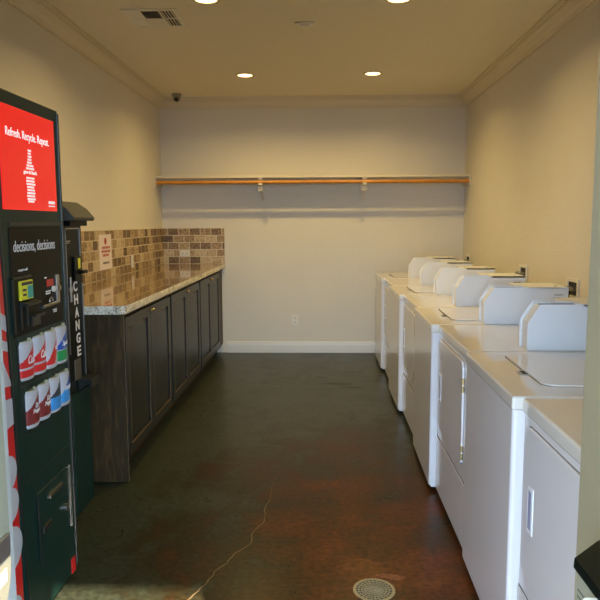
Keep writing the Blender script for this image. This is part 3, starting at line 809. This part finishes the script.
def row(k, dz): return (slots_low[k], slots_low[k]+.092) if dz else (slots[k], slots[k]+W4)
zt = [(.905, 1.032), (.903, 1.034), (.901, 1.036), (.899, 1.038)]
can(*row(0, 0), *zt[0], c_coke, [M['canwhite'], M['canred']], 'first can button of the top row, red wedge on white', [('Coke', M['wtext'], .010, .972, .058, .028, .3)])
can(*row(1, 0), *zt[1], c_coke, [M['canwhite'], M['canred']], 'second can button of the top row, red wedge on white', [('Coke', M['wtext'], .010, .972, .058, .028, .3)])
can(*row(2, 0), *zt[2], c_diet, [M['cansil'], M['canred']], 'silver can button with a thin red slash', [('Coke', M['wtext'], .020, .972, .03, .016, .3)])
can(*row(3, 0), *zt[3], c_sprite, [M['canwhite'], M['cangreen'], M['canblue']], 'blue and green can button on white', [('Sprite', M['wtext'], .010, .972, .06, .024, .3)])
zb = (.733, .860)
can(*row(0, .016), *zb, c_pep, [M['canwhite'], M['canmar']], 'first can button of the bottom row, maroon', [('Dr', M['wtext'], .004, .808, .026, .018, .2), ('Pepper', M['wtext'], .006, .788, .058, .02, .2)])
can(*row(1, .016), *zb, c_pep, [M['canwhite'], M['canmar']], 'second can button of the bottom row, maroon', [('Dr', M['wtext'], .004, .808, .026, .018, .2), ('Pepper', M['wtext'], .006, .788, .058, .02, .2)])
can(*row(2, .016), *zb, c_power, [M['canwhite'], M['cansky'], M['canblk']], 'light blue and charcoal can button', [])
can(*row(3, .012), *zb, c_das, [M['canwhite'], M['cansky'], M['canblue']], 'blue and white can button', [('DASANI', M['wtext'], .008, .80, .06, .015, 0)])
MB().box(VX-.001, VX+.003, 2.09, 2.494, .884, .888).box(VX-.001, VX+.003, 2.10, 2.494, .718, .722).box(VX-.001, VX+.003, 2.086, 2.090, .72, 1.05).build('button_frame', M['tray'], v, smooth=False)
# delivery door
dd = MB().box(VX-.001, VX+.006, 2.17, 2.455, .235, .49, .003).build('delivery_door', M['green'], v)
MB().box(VX+.004, VX+.011, 2.452, 2.459, .238, .488).build('door_frame_strip', M['steel'], dd, smooth=False)
MB().box(VX+.004, VX+.009, 2.166, 2.171, .238, .488).build('door_frame_strip', M['tray'], dd, smooth=False)
MB().prism([(2.262, .446), (2.375, .452), (2.375, .44), (2.262, .434)], 0, VX+.005, VX+.012).build('door_lip', M['steel'], dd)
MB().box(VX+.005, VX+.014, 2.19, 2.26, .335, .36, .003).build('pull_tab', M['tray'], dd)
MB().cyl((VX+.01, 2.40, .34), .014, .012, 0, 18).build('lock', M['steel'], dd)
MB().box(VX-.001, VX+.002, 2.09, 2.49, .560, .563).box(VX-.001, VX+.002, 2.115, 2.118, .56, .70).build('panel_seam', M['tray'], v, smooth=False)
MB().box(VX+.0, VX+.003, 2.45, 2.485, .04, .10).build('sunlit_corner_patch', M['red'], v, smooth=False)  # added patch standing in for the sunlit spot on this corner

# ================================================================== CHANGE MACHINE
CX = -1.2
c = thing('change_machine', (-1.45, 3.17, 0), 'black change machine with sloped grey hood and white CHANGE lettering', 'change machine')
MB().box(XL+.02, CX-.004, 3.045, 3.285, .0, 1.435, .006).build('cabinet', M['blk'], c)
MB().box(CX-.006, CX, 3.052, 3.282, .66, 1.43, .004).build('front_plate', M['blk2'], c)
MB().box(CX-.03, CX+.012, 3.05, 3.284, .0, .60, .006).build('lower_door', M['green'], c)
hd = MB().prism([(XL+.02, 1.437), (CX+.062, 1.437), (CX+.066, 1.452), (CX+.03, 1.495), (CX-.02, 1.528), (XL+.02, 1.555)], 1, 3.02, 3.30, .004)
hd.build('hood', M['hood'], c)
MB().box(CX-.02, CX+.035, 3.05, 3.278, 1.412, 1.438, .004).build('hood_light', M['blk2'], c)
t_ = MB()
for y0, y1, z0, z1 in ((3.068, 3.073, .80, 1.402), (3.068, 3.255, 1.397, 1.403), (3.25, 3.255, 1.15, 1.402), (3.263, 3.268, .66, 1.13)):
    t_.box(CX, CX+.004, y0, y1, z0, z1)
t_.build('silver_border', M['steel'], c, smooth=False)
for i, ch in enumerate('CHANGE'):
    text('letter', ch, M['wtext'], c, '+X', (CX+.001, 3.172+.003*i, 1.12-.0645*i), .05, .05, .05, bold=.0015)
ac = MB().box(CX, CX+.012, 3.15, 3.235, 1.145, 1.265, .003).build('bill_acceptor', M['blk2'], c)
MB().box(CX+.012, CX+.0128, 3.192, 3.222, 1.205, 1.255).build('sticker', M['yellow'], ac, smooth=False)
MB().box(CX+.01, CX+.035, 3.20, 3.262, 1.178, 1.195, .003).build('bill_lip', M['blk2'], ac)
MB().cyl((CX+.004, 3.1, 1.11), .02, .008, 0, 20).box(CX+.0, CX+.01, 3.092, 3.108, 1.05, 1.17, .003).build('lock_handle', M['steel'], c)
MB().box(CX, CX+.0015, 3.08, 3.13, 1.338, 1.343).box(CX, CX+.0015, 3.085, 3.12, 1.33, 1.334).build('maker_plate', M['steel'], c, smooth=False)
MB().prism([(CX, .66), (CX+.065, .66), (CX+.065, .615), (CX+.055, .615), (CX+.055, .64), (CX, .60)], 1, 3.16, 3.285).build('coin_tray', M['tray'], c)
MB().box(CX, CX+.003, 3.12, 3.2, .66, .76).build('tray_plate', M['steel'], c, smooth=False)

# ================================================================== NEAR DOOR (open outwards) AND LOCK HOUSING
dl = MB().box(.447, .492, .05, .978, .01, OZ-.01, .002).build('door_1', M['doorpaint']); struct(dl)
dv = MB().box(.389, .446, .44, .965, .79, .896, .004).build('panic_bar_case', M['beige'], dl)
MB().prism([(.385, .896), (.386, .912), (.42, .940), (.447, .948), (.447, .896)], 1, .80, .969, .002).build('panic_bar_end_cap', M['blk2'], dv)
MB().box(.3882, .3895, .47, .955, .868, .8695).build('case_groove', M['gap'], dv, smooth=False)
MB().box(.3882, .3895, .47, .955, .858, .8595).build('case_groove', M['gap'], dv, smooth=False)
MB().box(.365, .389, .20, .885, .80, .90, .006).build('push_pad', M['plate'], dv)
for z in (.25, 1.85):
    MB().cyl((.49, .985, z), .008, .1, 2, 12).build('door_hinge', M['steel'], dl)

struct(MB().box(-.62, -.5772, .05, .978, .01, OZ-.01, .002).build('door_2', M['jamb']))
lh = thing('lock_housing', (-.53, .87, .85), 'tall beige rounded metal housing with a small latch on the near left door frame', 'lock')
pts = []
for cy, cz, s in ((.905+.013, .86+.062, 270), (.905+.013, 1.50, 0), (.805+.02, 1.50, 90), (.805+.02, .86+.062, 180)):
    ry, rz = (.032, .075) if cz < 1 else (.03, .05)
    for i in range(8):
        a = math.radians(s+90*i/7); pts.append((cy+ry*math.cos(a), cz+rz*math.sin(a)))
MB().prism(pts, 0, -.5775, -.476, .004).build('cover', M['beige'], lh)
MB().box(-.477, -.470, .89, .936, .925, .958, .002).build('latch', M['steel'], lh)
MB().box(-.477, -.4745, .885, .93, .885, .905).build('rating_plate', M['paperb'], lh, smooth=False)

# ================================================================== LIGHT
wd = bpy.data.worlds.new('sky'); S.world = wd; wd.use_nodes = True
bg = wd.node_tree.nodes['Background']; bg.inputs[0].default_value = (.52, .73, 1, 1); bg.inputs[1].default_value = 21
sd = bpy.data.lights.new('sun', 'SUN'); sd.energy = 26; sd.color = (1, .86, .68); sd.angle = math.radians(.6)
so = bpy.data.objects.new('sun', sd); COL.objects.link(so)
dirv = Vector((-.39, 1, -.63)); so.rotation_euler = dirv.to_track_quat('-Z', 'Y').to_euler(); so.location = (2, -4, 4)
pl = bpy.data.lights.new('doorway_portal', 'AREA'); pl.shape = 'RECTANGLE'; pl.size = OXR-OXL; pl.size_y = OZ
pl.cycles.is_portal = True
po = bpy.data.objects.new('doorway_portal', pl); COL.objects.link(po); po.location = ((OXL+OXR)/2, .99, OZ/2)
po.rotation_euler = Vector((0, 1, 0)).to_track_quat('-Z', 'Z').to_euler()

# ================================================================== CAMERA
F, PI_, YA, RO, HC = 660.0, .116, .0321, -.0042, 1.4213
cd = bpy.data.cameras.new('camera'); cd.sensor_width = 36; cd.lens = F/600*36; cd.clip_start = .02
co = bpy.data.objects.new('camera', cd); COL.objects.link(co)
cp, sp_, cy, sy = math.cos(PI_), math.sin(PI_), math.cos(YA), math.sin(YA)
fw = Vector((-sy*cp, cy*cp, -sp_)); up = Vector((-sy*sp_, cy*sp_, cp)); rt = Vector((cy, sy, 0))
cr_, sr = math.cos(RO), math.sin(RO)
# image x = c*u - s*v, image y(down) = s*u + c*v
R_ = rt*cr_ + up*sr
U_ = up*cr_ - rt*sr
R_ = R_.normalized(); U_ = (-fw).cross(R_).normalized()
co.matrix_world = Matrix(((R_.x, U_.x, -fw.x, 0), (R_.y, U_.y, -fw.y, 0), (R_.z, U_.z, -fw.z, HC), (0, 0, 0, 1)))
S.camera = co
S.view_settings.view_transform = 'Standard'; S.view_settings.look = 'None'
S.view_settings.exposure = .12; S.view_settings.gamma = 1; S.view_settings.use_curve_mapping = False
